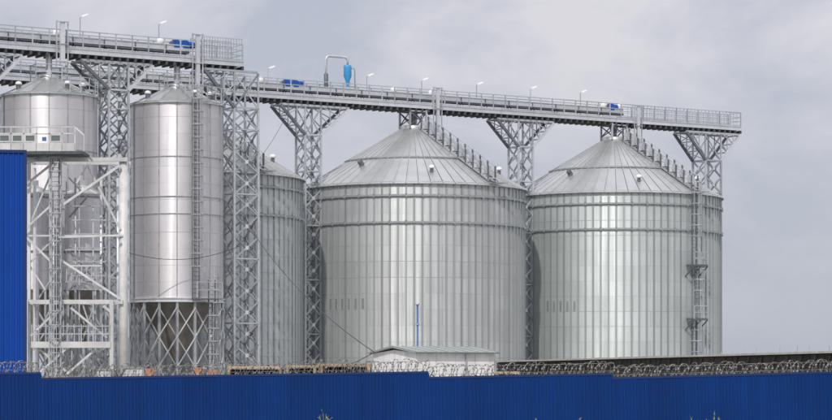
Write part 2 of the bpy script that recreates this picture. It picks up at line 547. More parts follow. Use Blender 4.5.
# ------------------------------------------------------------------ narrow hopper silos
RS, ZB, ZS = 3.26, 8.1, 21.9
def small_silo(u, r, label, ladder=True):
    o = thing('hopper_silo', label, 'silo', row1(u), RZ, 'narrow hopper-bottomed silos on legs')
    toward = -PI / 2 - RZ - math.atan(u)
    a00 = toward
    NR, NP = 12, 16
    h = (ZS - ZB) / NR
    MB().lathe([(r - .04, ZB), (r - .04, ZS)], 48).obj('wall_liner', M['ring'], o)
    me = arc_panel('wall_panel', r, 2 * PI / NP, h, 'wall_small', seg=5, gap=.004)
    for k in range(NR):
        for i in range(NP):
            link('wall_panel', me, o, (0, 0, ZB + k * h), zrot(a00 + 2 * PI * (i + .5) / NP))
    for i in range(NP):
        a = a00 + 2 * PI * i / NP
        key = 'seam_strip'
        if key not in _cache:
            _cache[key] = MB().box(0, .03, -.035, .035, ZB, ZS - .03).mesh('seam_strip', M['ring'])
        link('seam_strip', _cache[key], o, (r * math.cos(a), r * math.sin(a), 0), zrot(a))
    for z in (18.0, 15.2, 14.0):
        MB().lathe([(r + .005, z - .03), (r + .05, z - .03), (r + .05, z + .03), (r + .005, z + .03)], 48, smooth=False).obj('wall_ring', M['ring'], o)
    MB().lathe([(r - .03, ZB - .26), (r + .16, ZB - .26), (r + .16, ZB - .18), (r + .06, ZB - .18), (r + .06, ZB - .02), (r + .16, ZB - .02), (r + .16, ZB + .05), (r, ZB + .05)], 48, smooth=False).obj('ring_beam', M['steel_lt'], o)
    MB().lathe([(r + .01, ZS - .12), (r + .12, ZS - .12), (r + .12, ZS), (r, ZS)], 48, smooth=False).obj('eave_ring', M['ring'], o)
    rp = roof_piece('roof_panel', .75, r + .2, ZS + (r - .75) * .47, ZS - .2 * .47, 2 * PI / NP, 'roof')
    for i in range(NP): link('roof_panel', rp, o, (0, 0, 0), zrot(a00 + 2 * PI * (i + .5) / NP))
    zt = ZS + (r - .75) * .47
    MB().lathe([(.85, zt - .1), (.85, zt + .28), (.02, zt + .34)], 20).obj('roof_cap', M['roof'], o)
    MB().lathe([(.22, zt + .2), (.22, 24.9)], 12).obj('filling_spout', M['steel_lt'], o)
    # hopper cone and outlet
    MB().lathe([(r - .06, ZB - .05), (.32, ZB - 4.2), (.32, ZB - 4.8), (.02, ZB - 4.8)], 32).obj('hopper', M['hopper'], o)
    # legs and X bracing on the ring
    rl = r - .03
    for i in range(NP):
        a, b_ = a00 + 2 * PI * i / NP, a00 + 2 * PI * (i + 1) / NP
        p = Vector((rl * math.cos(a), rl * math.sin(a), 0)); q = Vector((rl * math.cos(b_), rl * math.sin(b_), 0))
        bar(o, 'leg', p, p + Vector((0, 0, ZB - .27)), .16, 'steel')
        for z0, z1 in ((7.45, 5.4), (5.4, 3.3), (3.3, 1.0)):
            k = 1.012
            bar(o, 'brace', (p.x * k, p.y * k, z0), (q.x * k, q.y * k, z1), .07, 'steel')
            k = 1.04
            bar(o, 'brace', (q.x * k, q.y * k, z0), (p.x * k, p.y * k, z1), .08, 'steel_lt')
    # roof hand rails near the hatch and the vents
    for ang in (-55, 30, 65, 160):
        a = toward + R_(ang)
        x, y = 2.5 * math.cos(a), 2.5 * math.sin(a)
        z = ZS + (r - 2.5) * .47
        v = MB().lathe([(.16, -.1), (.16, .3)], 12, c=(x, y, z)).obj('roof_vent', M['steel_dk'], o)
        MB().lathe([(.02, .5), (.15, .47), (.23, .36), (.23, .26), (.16, .25)], 14, c=(x, y, z)).obj('vent_hood', M['lamp'], v)
    aa = [toward + R_(t) for t in range(10, 100, 15)]
    for i, a in enumerate(aa):
        x, y = (r + .05) * math.cos(a), (r + .05) * math.sin(a)
        bar(o, 'guard_rail_post', (x, y, ZS), (x, y, ZS + 1.1), .06, 'steel')
        if i:
            for z in (.6, 1.1): bar(o, 'guard_rail', (px_, py_, ZS + z), (x, y, ZS + z), .05, 'steel')
        px_, py_ = x, y
    aa = [toward + R_(t) for t in range(-180, 180, 45)]
    for i, a in enumerate(aa):
        x, y = 1.25 * math.cos(a), 1.25 * math.sin(a)
        zz = ZS + (r - 1.25) * .47
        x2, y2 = 1.25 * math.cos(a + R_(45)), 1.25 * math.sin(a + R_(45))
        bar(o, 'top_rail_post', (x, y, zz), (x, y, zz + 1.2), .06, 'steel')
        for z in (.65, 1.15): bar(o, 'top_rail', (x, y, zz + z), (x2, y2, zz + z), .05, 'steel')
    # roof stair strip up to the cap
    a = toward + R_(22)
    d = Vector((math.cos(a), math.sin(a), 0))
    if ladder:
        ladder_part(o, d * (r + .22), ZB - .1, ZS + .2, d)
        s = Vector((-d.y, d.x, 0))
        for k in (-.3, .3):
            p, q = d * (r + .1) + s * k, d * .9 + s * k
            bar(o, 'roof_ladder_rail', (p.x, p.y, ZS + .15), (q.x, q.y, zt + .25), .06, 'steel')
        # landing at the ring beam and the lower caged ladder beside it
        c = d * (r + .7) + s * .7
        b = MB()
        for i in range(6):
            p, q = c - s * 1.0 + d * (-.45 + .18 * i), c + s * .9 + d * (-.45 + .18 * i)
            b.bar((p.x, p.y, ZB - .05), (q.x, q.y, ZB - .05), .12, .06)
        pf = b.obj('landing', M['steel_dk'], o)
        for k in (-1.0, 0, .9):
            p = c + s * k + d * .5
            bar(pf, 'landing_post', (p.x, p.y, ZB), (p.x, p.y, ZB + 1.1), .05, 'steel')
        for hz in (.55, 1.1):
            p, q = c - s * 1.0 + d * .5, c + s * .9 + d * .5
            bar(pf, 'landing_rail', (p.x, p.y, ZB + hz), (q.x, q.y, ZB + hz), .05, 'steel')
        ladder_part(o, d * (r + .35) + s * 1.15, 0.1, ZB + 1.3, d)
    return o

small_silo(-.0956, 3.26, 'narrow shiny silo with pink sheen and long caged ladder, standing on cross-braced legs')
small_silo(-.1468, 3.28, 'narrow silo behind the white steel frame at the left edge', False)

# ------------------------------------------------------------------ lattice towers
def tower(loc, side, ztop, label, head=None, step=1.42, m='steel'):
    """head: (left reach, right reach, z of head foot, z of head top)"""
    o = thing('lattice_tower', label, 'tower', loc, RZ, 'lattice towers carrying the catwalks')
    h = side / 2
    cs = [(-h, -h), (h, -h), (h, h), (-h, h)]
    zs = head[2] if head else ztop
    n = max(1, round((zs - .3) / step)); dz = (zs - .3) / n
    for i in range(4):
        a, b = cs[i], cs[(i + 1) % 4]
        bar(o, 'leg', (a[0], a[1], 0), (a[0], a[1], zs), .15, m)
        nx, ny = (a[0] + b[0]) / 2 / h * .03, (a[1] + b[1]) / 2 / h * .03
        for k in range(n):
            z0, z1 = .3 + k * dz, .3 + (k + 1) * dz
            bar(o, 'brace', (a[0] + nx, a[1] + ny, z0), (b[0] + nx, b[1] + ny, z1), .10, 'brace')
            bar(o, 'brace', (b[0] - nx, b[1] - ny, z0), (a[0] - nx, a[1] - ny, z1), .10, 'brace')
            key = ('gusset', round(a[0], 2) == round(b[0], 2))
            if key not in _cache:
                _cache[key] = (MB().box(-.012, .012, -.13, .13, -.13, .13) if key[1] else MB().box(-.13, .13, -.012, .012, -.13, .13)).mesh('gusset_plate', M['steel_lt'])
            link('gusset_plate', _cache[key], o, ((a[0] + b[0]) / 2 + nx * 2.9, (a[1] + b[1]) / 2 + ny * 2.9, (z0 + z1) / 2))
            if k % 3 == 0 or k == n - 1:
                bar(o, 'strut', (a[0], a[1], z1), (b[0], b[1], z1), .09, m)
        MB().box(a[0] - .25, a[0] + .25, a[1] - .25, a[1] + .25, .05, .14).obj('base_plate', M['steel_dk'], o)
    if head:
        xl, xr, z0, z1 = head
        for sy in (-h, h):
            bar(o, 'head_beam', (-xl, sy, z1 - .1), (xr, sy, z1 - .1), .16, m)
            bar(o, 'head_strut', (-h, sy, z0), (h, sy, z0), .13, m)
            bar(o, 'leg', (-h, sy, z0), (-h, sy, z1 - .15), .12, m)
            bar(o, 'leg', (h, sy, z0), (h, sy, z1 - .15), .12, m)
            off = .04 if sy > 0 else -.04
            bar(o, 'head_brace', (-h, sy + off, z0), (h, sy + off, z1 - .2), .11, 'brace')
            bar(o, 'head_brace', (h, sy - off, z0), (-h, sy - off, z1 - .2), .08, m)
            for sg, x in ((-1, xl), (1, xr)):
                if x <= h + .2: continue
                bar(o, 'head_diagonal', (sg * h, sy, z0), (sg * x, sy, z1 - .15), .2, ('steel_dk' if sg < 0 else 'steel_lt') if sy < 0 else 'steel_dk')  # left and rear diagonals darker: shade of their undersides put into the colour
                # web members inside the flare
                for f0, f1 in ((.33, .33), (.66, .66)):
                    px = h + (x - h) * f0; pz = z0 + (z1 - z0) * f0
                    bar(o, 'head_web', (sg * h, sy, z0 + (z1 - z0) * (f0 + .3 if f0 < .5 else .97)), (sg * px, sy, pz), .07, m)
                    bar(o, 'head_web', (sg * px, sy, pz), (sg * px, sy, z1 - .15), .07, m)
        for sg, x in ((-1, xl), (1, xr)):
            if x <= h + .2: continue
            for f in (.0, .33, .66, 1):
                px = h + (x - h) * f; pz = z0 + (z1 - z0 - .15) * f
                bar(o, 'head_cross_strut', (sg * px, -h, pz), (sg * px, h, pz), .1, m)
            for f, g_ in ((0, .33), (.33, .66), (.66, 1)):
                xa, za = h + (x - h) * f, z0 + (z1 - z0 - .15) * f
                xb, zb = h + (x - h) * g_, z0 + (z1 - z0 - .15) * g_
                bar(o, 'head_web', (sg * xa, -h, za), (sg * xb, h, zb), .07, m)
    return o

ZC2, ZC1 = 24.45, 24.85
tower(row2(-1.0), 1.5, ZC2, 'lattice tower of the rear catwalk, standing behind the left narrow silo', (2.9, 2.9, 21.8, ZC2 - .25))
tower(row2(0), 1.45, ZC2, 'lattice tower with flared head between the dull grey silo and the silo behind the hut', (3.0, 3.3, 21.8, ZC2 - .25))
tower(row2(1), 1.45, ZC2, 'lattice tower with flared head in the gap between the two large right-hand silos', (2.9, 2.9, 21.9, ZC2 - .25))
tower(row2(1.975), 1.75, ZC2, 'lattice tower under the far right end of the long catwalk', (3.0, 3.0, 21.7, ZC2 - .25))
tower(row1(-.1208), 1.5, ZC1, 'lattice tower between the two narrow silos under the upper catwalk', (2.9, 2.6, 22.6, ZC1 - .25), step=1.3)
tower(row1(-.1735), 1.5, ZC1, 'lattice tower mostly outside the left edge, only its head diagonal showing', (2.6, 2.6, 22.6, ZC1 - .25), step=1.3)
t0 = tower(row1(-.0705), 1.95, ZC1, 'wide lattice tower at the free end of the upper catwalk', (3.4, .9, 21.9, ZC1 - .25), step=1.5)

# ------------------------------------------------------------------ catwalks
def catwalk(loc, x0, x1, w, label, tail):
    o = thing('catwalk', label, 'catwalk', loc, RZ, 'elevated catwalks above the silos')
    h = w / 2
    sec = 6.0
    x = x0
    while x < x1 - .01:
        xe = min(x + sec, x1)
        for sy in (-h, h):
            b = MB()
            b.box(x + .01, xe - .01, sy - .02, sy + .02, .06, .34)
            b.box(x + .01, xe - .01, sy - .08, sy + .08, .34, .38)
            b.box(x + .01, xe - .01, sy - .08, sy + .08, .02, .06)
            b.obj('side_beam', M['steel_lt'], o)
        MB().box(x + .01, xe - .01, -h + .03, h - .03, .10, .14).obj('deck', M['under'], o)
        x = xe
    n = int((x1 - x0) / .6)
    key = ('cross_beam', w)
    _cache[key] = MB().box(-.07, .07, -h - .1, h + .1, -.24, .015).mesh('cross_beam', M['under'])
    for i in range(n + 1):
        link('cross_beam', _cache[key], o, (x0 + .1 + i * (x1 - x0 - .2) / n, 0, 0))
    n = int((x1 - x0) / 1.2)
    for sy in (-h, h):
        for i in range(n + 1):
            xx = x0 + .05 + i * (x1 - x0 - .1) / n
            bar(o, 'rail_post', (xx, sy, .38), (xx, sy, 1.62), .075, 'steel')
        x = x0
        while x < x1 - .01:
            xe = min(x + sec, x1)
            for z, tk in ((1.6, .065), (1.2, .045), (.82, .045)):
                bar(o, 'hand_rail', (x + .01, sy, z), (xe - .01, sy, z), tk, 'steel')
            bar(o, 'toe_board', (x + .01, sy, .46), (xe - .01, sy, .46), .02, 'steel', .12)
            x = xe
    for z in (.85, 1.2, 1.6):
        bar(o, 'end_rail', (x1 - .05, -h, z), (x1 - .05, h, z), .05, 'steel')
    return o

def conveyor(loc, x0, x1, label, hoods):
    o = thing('chain_conveyor', label, 'conveyor', loc, RZ, 'enclosed conveyors on the catwalks')
    x = x0
    while x < x1 - .3:
        xe = min(x + 2.4, x1)
        b = MB().box(x + .015, xe - .015, -.24, .24, .92, 1.22)
        b.obj('trough_section', M['steel_lt'], o)
        MB().box(x + .03, xe - .03, -.28, .28, 1.224, 1.26).obj('lid', M['steel'], o)
        MB().box(x - .03, x + .03, -.3, .3, .80, 1.3).obj('flange', M['steel_dk'], o)
        MB().box(x + .05, xe - .05, -.33, .33, .72, .88).obj('shade_band', M['steel_dk'], o)  # added dark box: the shade under the conveyor given a shape
        for sy in (-.2, .2):
            bar(o, 'stand', (x + .2, sy, .15), (x + .2, sy, .72), .07, 'steel_dk')  # stands dark as well, that shade put into their colour
        x = xe
    for hx in hoods:
        b = MB().lathe([(.2, 1.26), (.26, 1.36), (.26, 1.6), (.15, 1.74), (.02, 1.76)], 14, c=(hx, -.1, 0))
        b.obj('inlet_hood', M['lamp'], o)
    return o

def cw2x(px):
    u = (px - 416) / F
    return LBAY * (8.535 + u * 198.5) / (17.31 - 11.1 * u)
O1 = row1(-.0956)
def cw1x(px):
    u = (px - 416) / F
    return (row1(u).x - O1.x) / .842

L2 = Vector((P1.x, P1.y, ZC2))
L1 = Vector((O1.x, O1.y, ZC1))
xr2 = cw2x(735)
catwalk(L2, -48, xr2, 1.7, 'long lower catwalk running over all the large silos to the far right', True)
catwalk(L1, cw1x(-60), cw1x(238), 1.7, 'upper catwalk over the narrow silos, ending in a railed platform', True)
pl = bpy.data.objects['catwalk.001']
for i in range(16):
    xx = cw1x(196) + i * (cw1x(236) - cw1x(196)) / 15
    for sy in (-.87, .87): bar(pl, 'baluster', (xx, sy, .5), (xx, sy, 1.95), .035, 'steel')
for sy in (-.87, .87):
    bar(pl, 'hand_rail', (cw1x(196), sy, 1.97), (cw1x(237), sy, 1.97), .06, 'steel')
pl = bpy.data.objects['catwalk']
x = cw2x(634)
while x < xr2:
    for sy in (-.87, .87): bar(pl, 'baluster', (x, sy, .4), (x, sy, 1.6), .035, 'steel')
    x += .4
conveyor(L2, -48, cw2x(622), 'pale enclosed conveyor running along the long lower catwalk', [cw2x(p) for p in (260, 393, 431, 603, 619)])
conveyor(L1, cw1x(-60), cw1x(188), 'pale enclosed conveyor running along the upper catwalk', [cw1x(56), cw1x(160)])

# drive motors
def motor(line, x, label):
    o = thing('drive_motor', label, 'motor', line + E1 * x + Vector((0, 0, 1.1)), RZ, 'blue conveyor drive motors')
    b = MB(); b.box(-.28, .2, -.25, .25, .0, .5); b.box(-.22, .14, -.2, .2, .5, .58)
    b.obj('gearbox', M['bluem'], o)
    b = MB(); b.lathe([(.02, 0), (.2, 0), (.22, .05), (.22, .5), (.16, .58), (.02, .58)], 16)
    mo = b.obj('motor_body', M['bluem'], o, (.24, 0, .28)); mo.rotation_euler = (0, R_(90), 0)
    for i in range(5):
        f = MB().lathe([(.221, .1 + i * .08), (.25, .1 + i * .08), (.25, .13 + i * .08), (.221, .13 + i * .08)], 16, smooth=False)
        ff = f.obj('cooling_fin', M['bluem'], o, (.24, 0, .28)); ff.rotation_euler = (0, R_(90), 0)
    MB().box(-.42, -.285, -.18, .18, -.3, .45).obj('chain_guard', M['steel_dk'], o)
    return o
motor(L2, cw2x(287), 'blue drive motor on the long catwalk, left of the gooseneck duct')
motor(L2, cw2x(295), 'blue drive motor just right of its twin, left of the gooseneck duct')
motor(L2, cw2x(611), 'blue drive motor above the peak of the farthest right silo')
motor(L1, cw1x(176), 'blue drive motor on the upper catwalk, left one of the pair')
motor(L1, cw1x(185), 'blue drive motor on the upper catwalk, right one of the pair')

# flood lamps
def lamp(line, x, hgt, label, flip=1):
    o = thing('catwalk_lamp', label, 'lamp', line + E1 * x + Vector((0, 0, 0)), RZ, 'lamps on thin poles along the catwalks')
    bar(o, 'pole', (0, .8, .2), (0, .8, hgt), .05, 'steel')
    bar(o, 'arm', (0, .8, hgt), (.28 * flip, .72, hgt + .14), .05, 'steel')
    b = MB()
    b.add([(-.05, -.16, 0), (.42, -.14, .2), (.42, .14, .2), (-.05, .16, 0), (-.05, -.12, .12), (.40, -.1, .28), (.40, .1, .28), (-.05, .12, .12)],
          [(3, 2, 1, 0), (4, 5, 6, 7), (0, 1, 5, 4), (1, 2, 6, 5), (2, 3, 7, 6), (3, 0, 4, 7)])
    hd = b.obj('lamp_head', M['lamp'], o, (.1 * flip, .72, hgt + .02))
    return o
for px, lab in ((273, 'thin-poled white lamp on the long catwalk, left of the two blue motors'),
                (372, 'thin-poled white lamp just right of the blue cyclone'),
                (427, 'thin-poled white lamp above the peak of the silo behind the hut'),
                (482, 'thin-poled white lamp left of the tower between the two big right silos'),
                (536, 'thin-poled white lamp right above the flared tower in mid catwalk'),
                (586, 'thin-poled white lamp nearest the right-hand blue motor, on its left')):
    lamp(L2, cw2x(px), 2.5, lab)
for px, lab in ((85, 'thin-poled white lamp on the upper catwalk above the left lattice tower'),
                (164, 'thin-poled white lamp on the upper catwalk left of the blue motors')):
    lamp(L1, cw1x(px), 2.8, lab)

# inspection boxes (white uprights crossing the catwalk)
def riser(line, x, z0, z1, w, label, post=True):
    o = thing('access_riser', label, 'riser', line + E1 * x, RZ)
    MB().box(-w / 2, w / 2, -1.12, -.92, z0, z1).obj('riser_panel', M['steel_lt'], o)
    for k in (-w / 2 - .25, w / 2 + .25):
        bar(o, 'riser_post', (k, -1.02, z0), (k, -1.02, z1 + .1), .08, 'steel')
    for z in (z0 + .3, (z0 + z1) / 2, z1):
        bar(o, 'riser_rail', (-w / 2 - .25, -1.16, z), (w / 2 + .25, -1.16, z), .06, 'steel')
    return o
riser(L2, cw2x(431), -1.6, 1.75, .28, 'pale upright access ladder box beside the middle silo head frame')
riser(L2, cw2x(631), -1.9, 1.5, .28, 'pale upright access ladder box beside the right silo head frame')
riser(L1, cw1x(56), -.9, 2.1, .34, 'pale upright access ladder box on the upper catwalk at far left')
riser(L1, cw1x(191), -2.0, 2.0, .3, 'pale upright access ladder box right of the blue motors on the upper catwalk')

# gooseneck duct and cyclone
o = thing('dust_duct', 'grey gooseneck duct with a light blue cyclone standing on the long catwalk', 'duct', L2 + E1 * cw2x(328), RZ)
xc = cw2x(349.5) - cw2x(328)
pts = [(0, .3, .9), (0, .3, 3.55)]
for i in range(1, 7):
    a = PI / 2 * i / 6
    pts.append((.3 - .3 * math.cos(a), .3, 3.55 + .3 * math.sin(a)))
pts += [(xc - .3, .3, 3.85)]
for i in range(1, 7):
    a = PI / 2 * i / 6
    pts.append((xc - .3 + .3 * math.sin(a), .3, 3.55 + .3 * math.cos(a)))
pts += [(xc, .3, 3.2)]
MB().tube(pts, .1, 10).obj('pipe', M['steel'], o)
MB().lathe([(.12, .9), (.17, .95), (.17, 2.4), (.12, 2.45)], 12, c=(0, .3, 0)).obj('pipe_sleeve', M['steel_dk'], o)
MB().lathe([(.02, 3.3), (.30, 3.22), (.32, 3.1), (.32, 2.35), (.1, 1.75), (.1, 1.5)], 20, c=(xc, .3, 0)).obj('cyclone', M['bluelt'], o, label='light blue cyclone body with conical bottom')
for k in (-.2, .2):
    bar(o, 'cyclone_stand', (xc + k, .3, .6), (xc + k, .3, 1.9), .07, 'steel')
MB().tube([(xc + .3, .3, 3.0), (xc + .55, .3, 3.05), (xc + .68, .3, 2.9), (xc + .7, .3, 1.2)], .05, 8).obj('drain_pipe', M['steel'], o)
MB().box(-.5, -.15, .1, .5, 1.0, 1.35).obj('fan_housing', M['bluelt'], o)

# ------------------------------------------------------------------ two small round tanks inside the frame
for px, lab in ((34, 'small pinkish-silver round tank beside the blue building, inside the white frame'),
                (83.5, 'small grey round tank between the caged ladder and the thick white column')):
    YT = 166.4
    p = at(px, 380, YT)
    o = thing('small_tank', lab, 'tank', (p.x, YT, 0), 0, 'small round tanks inside the white frame')
    zt, zb = at(px, 194, YT).z, at(px, 291, YT).z
    r = 1.24
    MB().lathe([(r - .03, zb), (r - .03, zt)], 32).obj('tank_liner', M['ring'], o)
    h = (zt - zb) / 5
    me = arc_panel('tank_sheet', r, PI / 4, h, 'wall_small', seg=5, gap=.004)
    for k in range(5):
        for i in range(8): link('tank_sheet', me, o, (0, 0, zb + k * h), zrot(PI / 4 * (i + .3)))
    MB().lathe([(r + .01, zt - .08), (r + .1, zt - .08), (r + .1, zt + .02), (.3, zt + .55), (.3, zt + .9), (.02, zt + .92)], 32, smooth=False).obj('tank_roof', M['roof'], o)
    for z in (zb + .02, zb + 2 * h, zt - .25):
        MB().lathe([(r + .005, z - .05), (r + .07, z - .05), (r + .07, z + .05), (r + .005, z + .05)], 32, smooth=False).obj('tank_ring', M['steel_dk'], o)
    MB().lathe([(r, zb - .04), (.2, zb - 2.6), (.2, zb - 3.4), (.02, zb - 3.4)], 28).obj('tank_hopper', M['hopper'], o)
    for i in range(4):
        a = PI / 4 + PI / 2 * i
        x, y = (r + .02) * math.cos(a), (r + .02) * math.sin(a)
        bar(o, 'tank_leg', (x, y, 0), (x, y, zb), .14, 'steel')

# ------------------------------------------------------------------ white tubular frame at left
YF = 162.0
def fx(px): return (px - 416) / F * YF
def fz(py): return CAMZ + (380 - py) / F * YF
o = thing('steel_support_frame', 'tall white steel frame with diagonal tubes left of the narrow shiny silo', 'frame', (0, YF, 0), 0)
xa, xm, xb = fx(29), fx(60), fx(123.5)
bar(o, 'column', (xb, 0, 0), (xb, 0, fz(158)), .58, 'white', rnd=True, label='thick white round column')
for x in (xa, xm):
    bar(o, 'column', (x, 0, 0), (x, 0, fz(163)), .2, 'white')
for x in (xa, xb):
    bar(o, 'column', (x, 2.4, 0), (x, 2.4, fz(165)), .18, 'steel_lt')
bar(o, 'beam', (fx(14), -.32, fz(160)), (xb + .3, -.32, fz(160)), .26, 'white')
bar(o, 'beam', (fx(14), 2.4, fz(160)), (xb + .2, 2.4, fz(160)), .2, 'steel_lt')
bar(o, 'beam', (xa - .3, -.32, fz(302)), (xb, -.32, fz(302)), .27, 'white')
bar(o, 'beam', (xa, -.3, fz(236)), (xb, -.3, fz(236)), .12, 'steel_lt')
bar(o, 'beam', (xa - .3, 2.4, fz(302)), (xb, 2.4, fz(302)), .2, 'steel_lt')
for x in (xa, xm, xb):
    bar(o, 'cross_beam', (x, 0, fz(160)), (x, 2.4, fz(160)), .16, 'steel_lt')
    bar(o, 'cross_beam', (x, 0, fz(302)), (x, 2.4, fz(302)), .16, 'steel_lt')
def dg(x0, y0, x1, y1, w=.17, dy=-.5, m='white'):
    w *= .82
    bar(o, 'diagonal', (fx(x0), dy, fz(y0)), (fx(x1), dy, fz(y1)), w, m)
dg(26, 186, 55, 163); dg(55, 163, 28, 228, .13, .15); dg(60, 208, 121, 166, .19)
dg(88, 166, 121, 230, .17, -.25); dg(78, 184, 98, 194, .15, -.45); dg(78, 184, 89, 166, .15, -.7)
dg(26, 230, 52, 206, .16); dg(26, 236, 52, 262, .16)
dg(60, 259, 121, 299, .17); dg(30, 262, 56, 236, .14, .15)
dg(60, 238, 121, 236, .14, -.8)
dg(32, 336, 63, 306, .16); dg(72, 308, 108, 338, .16); dg(45, 290, 27, 262, .12, .2)
dg(104, 306, 114, 314, .2, -.36)
dg(38, 347, 68, 372, .17); dg(70, 347, 42, 372, .15, -.7); dg(96, 350, 68, 374, .17)
# lower platform truss
zt, zb_ = fz(340), fz(348)
MB().box(fx(33), fx(112), -.9, .7, zb_, zt - .12).obj('platform_beam', M['white'], o)
for i in range(12):
    x = fx(33) + .05 + i * (fx(112) - fx(33) - .1) / 11
    bar(o, 'platform_post', (x, -.85, zt - .12), (x, -.85, zt + 1.0), .05, 'steel')
for z in (.5, 1.0):
    bar(o, 'platform_rail', (fx(33), -.85, zt - .12 + z), (fx(112), -.85, zt - .12 + z), .05, 'steel')
for px in (28, 113):
    bar(o, 'column', (fx(px), -.7, 0), (fx(px), -.7, fz(300)), .24, 'white')
# inner bits of the elevator leg: second storey of thin members
for i in range(7):
    y0 = 205 + i * 14
    bar(o, 'thin_strut', (fx(64), 1.0, fz(y0)), (fx(104), 1.0, fz(y0)), .06, 'steel')
for px in (64, 77, 91, 104):
    bar(o, 'thin_post', (fx(px), 1.1, 0), (fx(px), 1.1, fz(180 if px != 91 else 205)), .08, 'steel')
for (a, b_) in (((70, 303), (64, 372)), ((80, 303), (92, 340)), ((92, 303), (80, 340)), ((84, 345), (104, 372)), ((104, 345), (84, 372))):
    bar(o, 'thin_strut', (fx(a[0]), 1.25, fz(a[1])), (fx(b_[0]), 1.25, fz(b_[1])), .09, 'steel')

# conveying pipes and crossed tubes inside the frame
for px, w_ in ((34, .2), (50, .14), (72, .16), (98, .2), (115, .22)):
    bar(o, 'vertical_pipe', (fx(px), 1.6, 0), (fx(px), 1.6, fz(176 if px > 60 else 190)), w_, 'steel_lt' if px in (34, 98) else 'steel', rnd=True)
for (x0_, y0_, x1_, y1_) in ((66, 176, 84, 196), (84, 196, 66, 216), (66, 250, 102, 290), (102, 250, 66, 290), (34, 300, 58, 262), (34, 195, 56, 232),
                             (30, 350, 58, 306), (58, 350, 32, 306), (86, 306, 112, 350), (112, 372, 88, 350), (112, 350, 90, 372)):
    bar(o, 'thin_strut', (fx(x0_), 1.4, fz(y0_)), (fx(x1_), 1.45, fz(y1_)), .1, 'steel_lt' if (x0_ + y0_) % 2 else 'brace')
for k in range(6):
    x0_, x1_ = 31 + k * 14, 45 + k * 14
    for (ya, yb) in ((308, 338), (350, 376)):
        bar(o, 'rear_brace', (fx(x0_), 2.2, fz(ya)), (fx(x1_), 2.2, fz(yb)), .09, 'steel' if k % 2 else 'brace')
        bar(o, 'rear_brace', (fx(x1_), 2.3, fz(ya)), (fx(x0_), 2.3, fz(yb)), .09, 'brace' if k % 2 else 'steel_lt')
    bar(o, 'rear_post', (fx(x0_), 2.1, 0), (fx(x0_), 2.1, fz(303)), .1, 'steel')
for py in (250, 266, 282):
    bar(o, 'walkway_beam', (fx(60), -.2, fz(py)), (fx(102), -.2, fz(py)), .09, 'steel_lt' if py == 266 else 'brace')
for i in range(9):
    x = fx(62) + i * (fx(102) - fx(62)) / 8
    bar(o, 'walkway_post', (x, -.2, fz(283)), (x, -.2, fz(266)), .05, 'steel')

# caged ladder on the frame
o = thing('caged_ladder', 'grey caged ladder climbing the white frame from ground to the gallery', 'ladder', (fx(57), YF - .6, 0), 0)
ladder_part(o, Vector((0, 0, 0)), .05, fz(160), Vector((0, -1, 0)), 'steel')
b = MB()
for k in (-.33, .33):
    b.bar((k, .1, 0), (k, .1, fz(160)), .1)
b.obj('ladder_post', M['steel'], o)
for i in range(5):
    bar(o, 'ladder_landing_strut', (-.33, .12, 3 + i * 2.6), (.33, .12, 3 + i * 2.6 + .8), .07, 'steel')

# gallery box at the top left
YG = YF - .4
o = thing('inspection_gallery', 'pale railed gallery with small windows in front of the left narrow silo', 'gallery', (0, YG, 0), 0)
gx0, gx1 = fx(-22), fx(79)
zd = fz(154)
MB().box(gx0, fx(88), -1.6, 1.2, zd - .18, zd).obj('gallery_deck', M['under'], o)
for i in range(8):
    w = (gx1 - gx0) / 8
    MB().box(gx0 + i * w + .02, gx0 + (i + 1) * w - .02, -1.62, -1.56, zd + .02, fz(146)).obj('side_panel', M['white'], o)
    if i < 5 or i in (6,):
        fr = MB()
        x0, x1 = gx0 + i * w + .06, gx0 + (i + 1) * w - .06
        z0, z1 = fz(145), fz(137.5)
        fr.box(x0, x1, -1.6, -1.52, z0, z0 + .07).box(x0, x1, -1.6, -1.52, z1 - .07, z1).box(x0, x0 + .07, -1.6, -1.52, z0 + .07, z1 - .07).box(x1 - .07, x1, -1.6, -1.52, z0 + .07, z1 - .07)
        f = fr.obj('window', M['white'], o)
        MB().box(x0 + .07, x1 - .07, -1.57, -1.55, z0 + .07, z1 - .07).obj('pane', M['glass'], f)
for i in range(9):
    x = gx0 + i * (gx1 - gx0) / 8
    bar(o, 'gallery_post', (x, -1.5, zd), (x, -1.5, fz(130)), .08, 'white')
bar(o, 'gallery_post', (fx(88), -1.5, zd), (fx(88), -1.5, fz(138)), .1, 'white')
bar(o, 'gallery_rail', (gx0, -1.5, fz(130)), (gx1, -1.5, fz(130)), .09, 'white')
bar(o, 'gallery_rail', (gx0, -1.5, fz(136.5)), (gx1, -1.5, fz(136.5)), .08, 'white')
bar(o, 'gallery_rail', (gx1, -1.5, fz(130)), (fx(88), -1.5, fz(138)), .09, 'white')
MB().box(fx(47), fx(51), -1.7, -1.63, fz(144), fz(140)).obj('control_box', M['bluepole'], o)
bar(o, 'gallery_strut', (fx(28), -1.2, fz(166)), (fx(54), -1.2, fz(156)), .16, 'steel_dk')
bar(o, 'gallery_strut', (fx(60), -1.2, fz(158)), (fx(88), -1.2, fz(156)), .16, 'steel_dk')

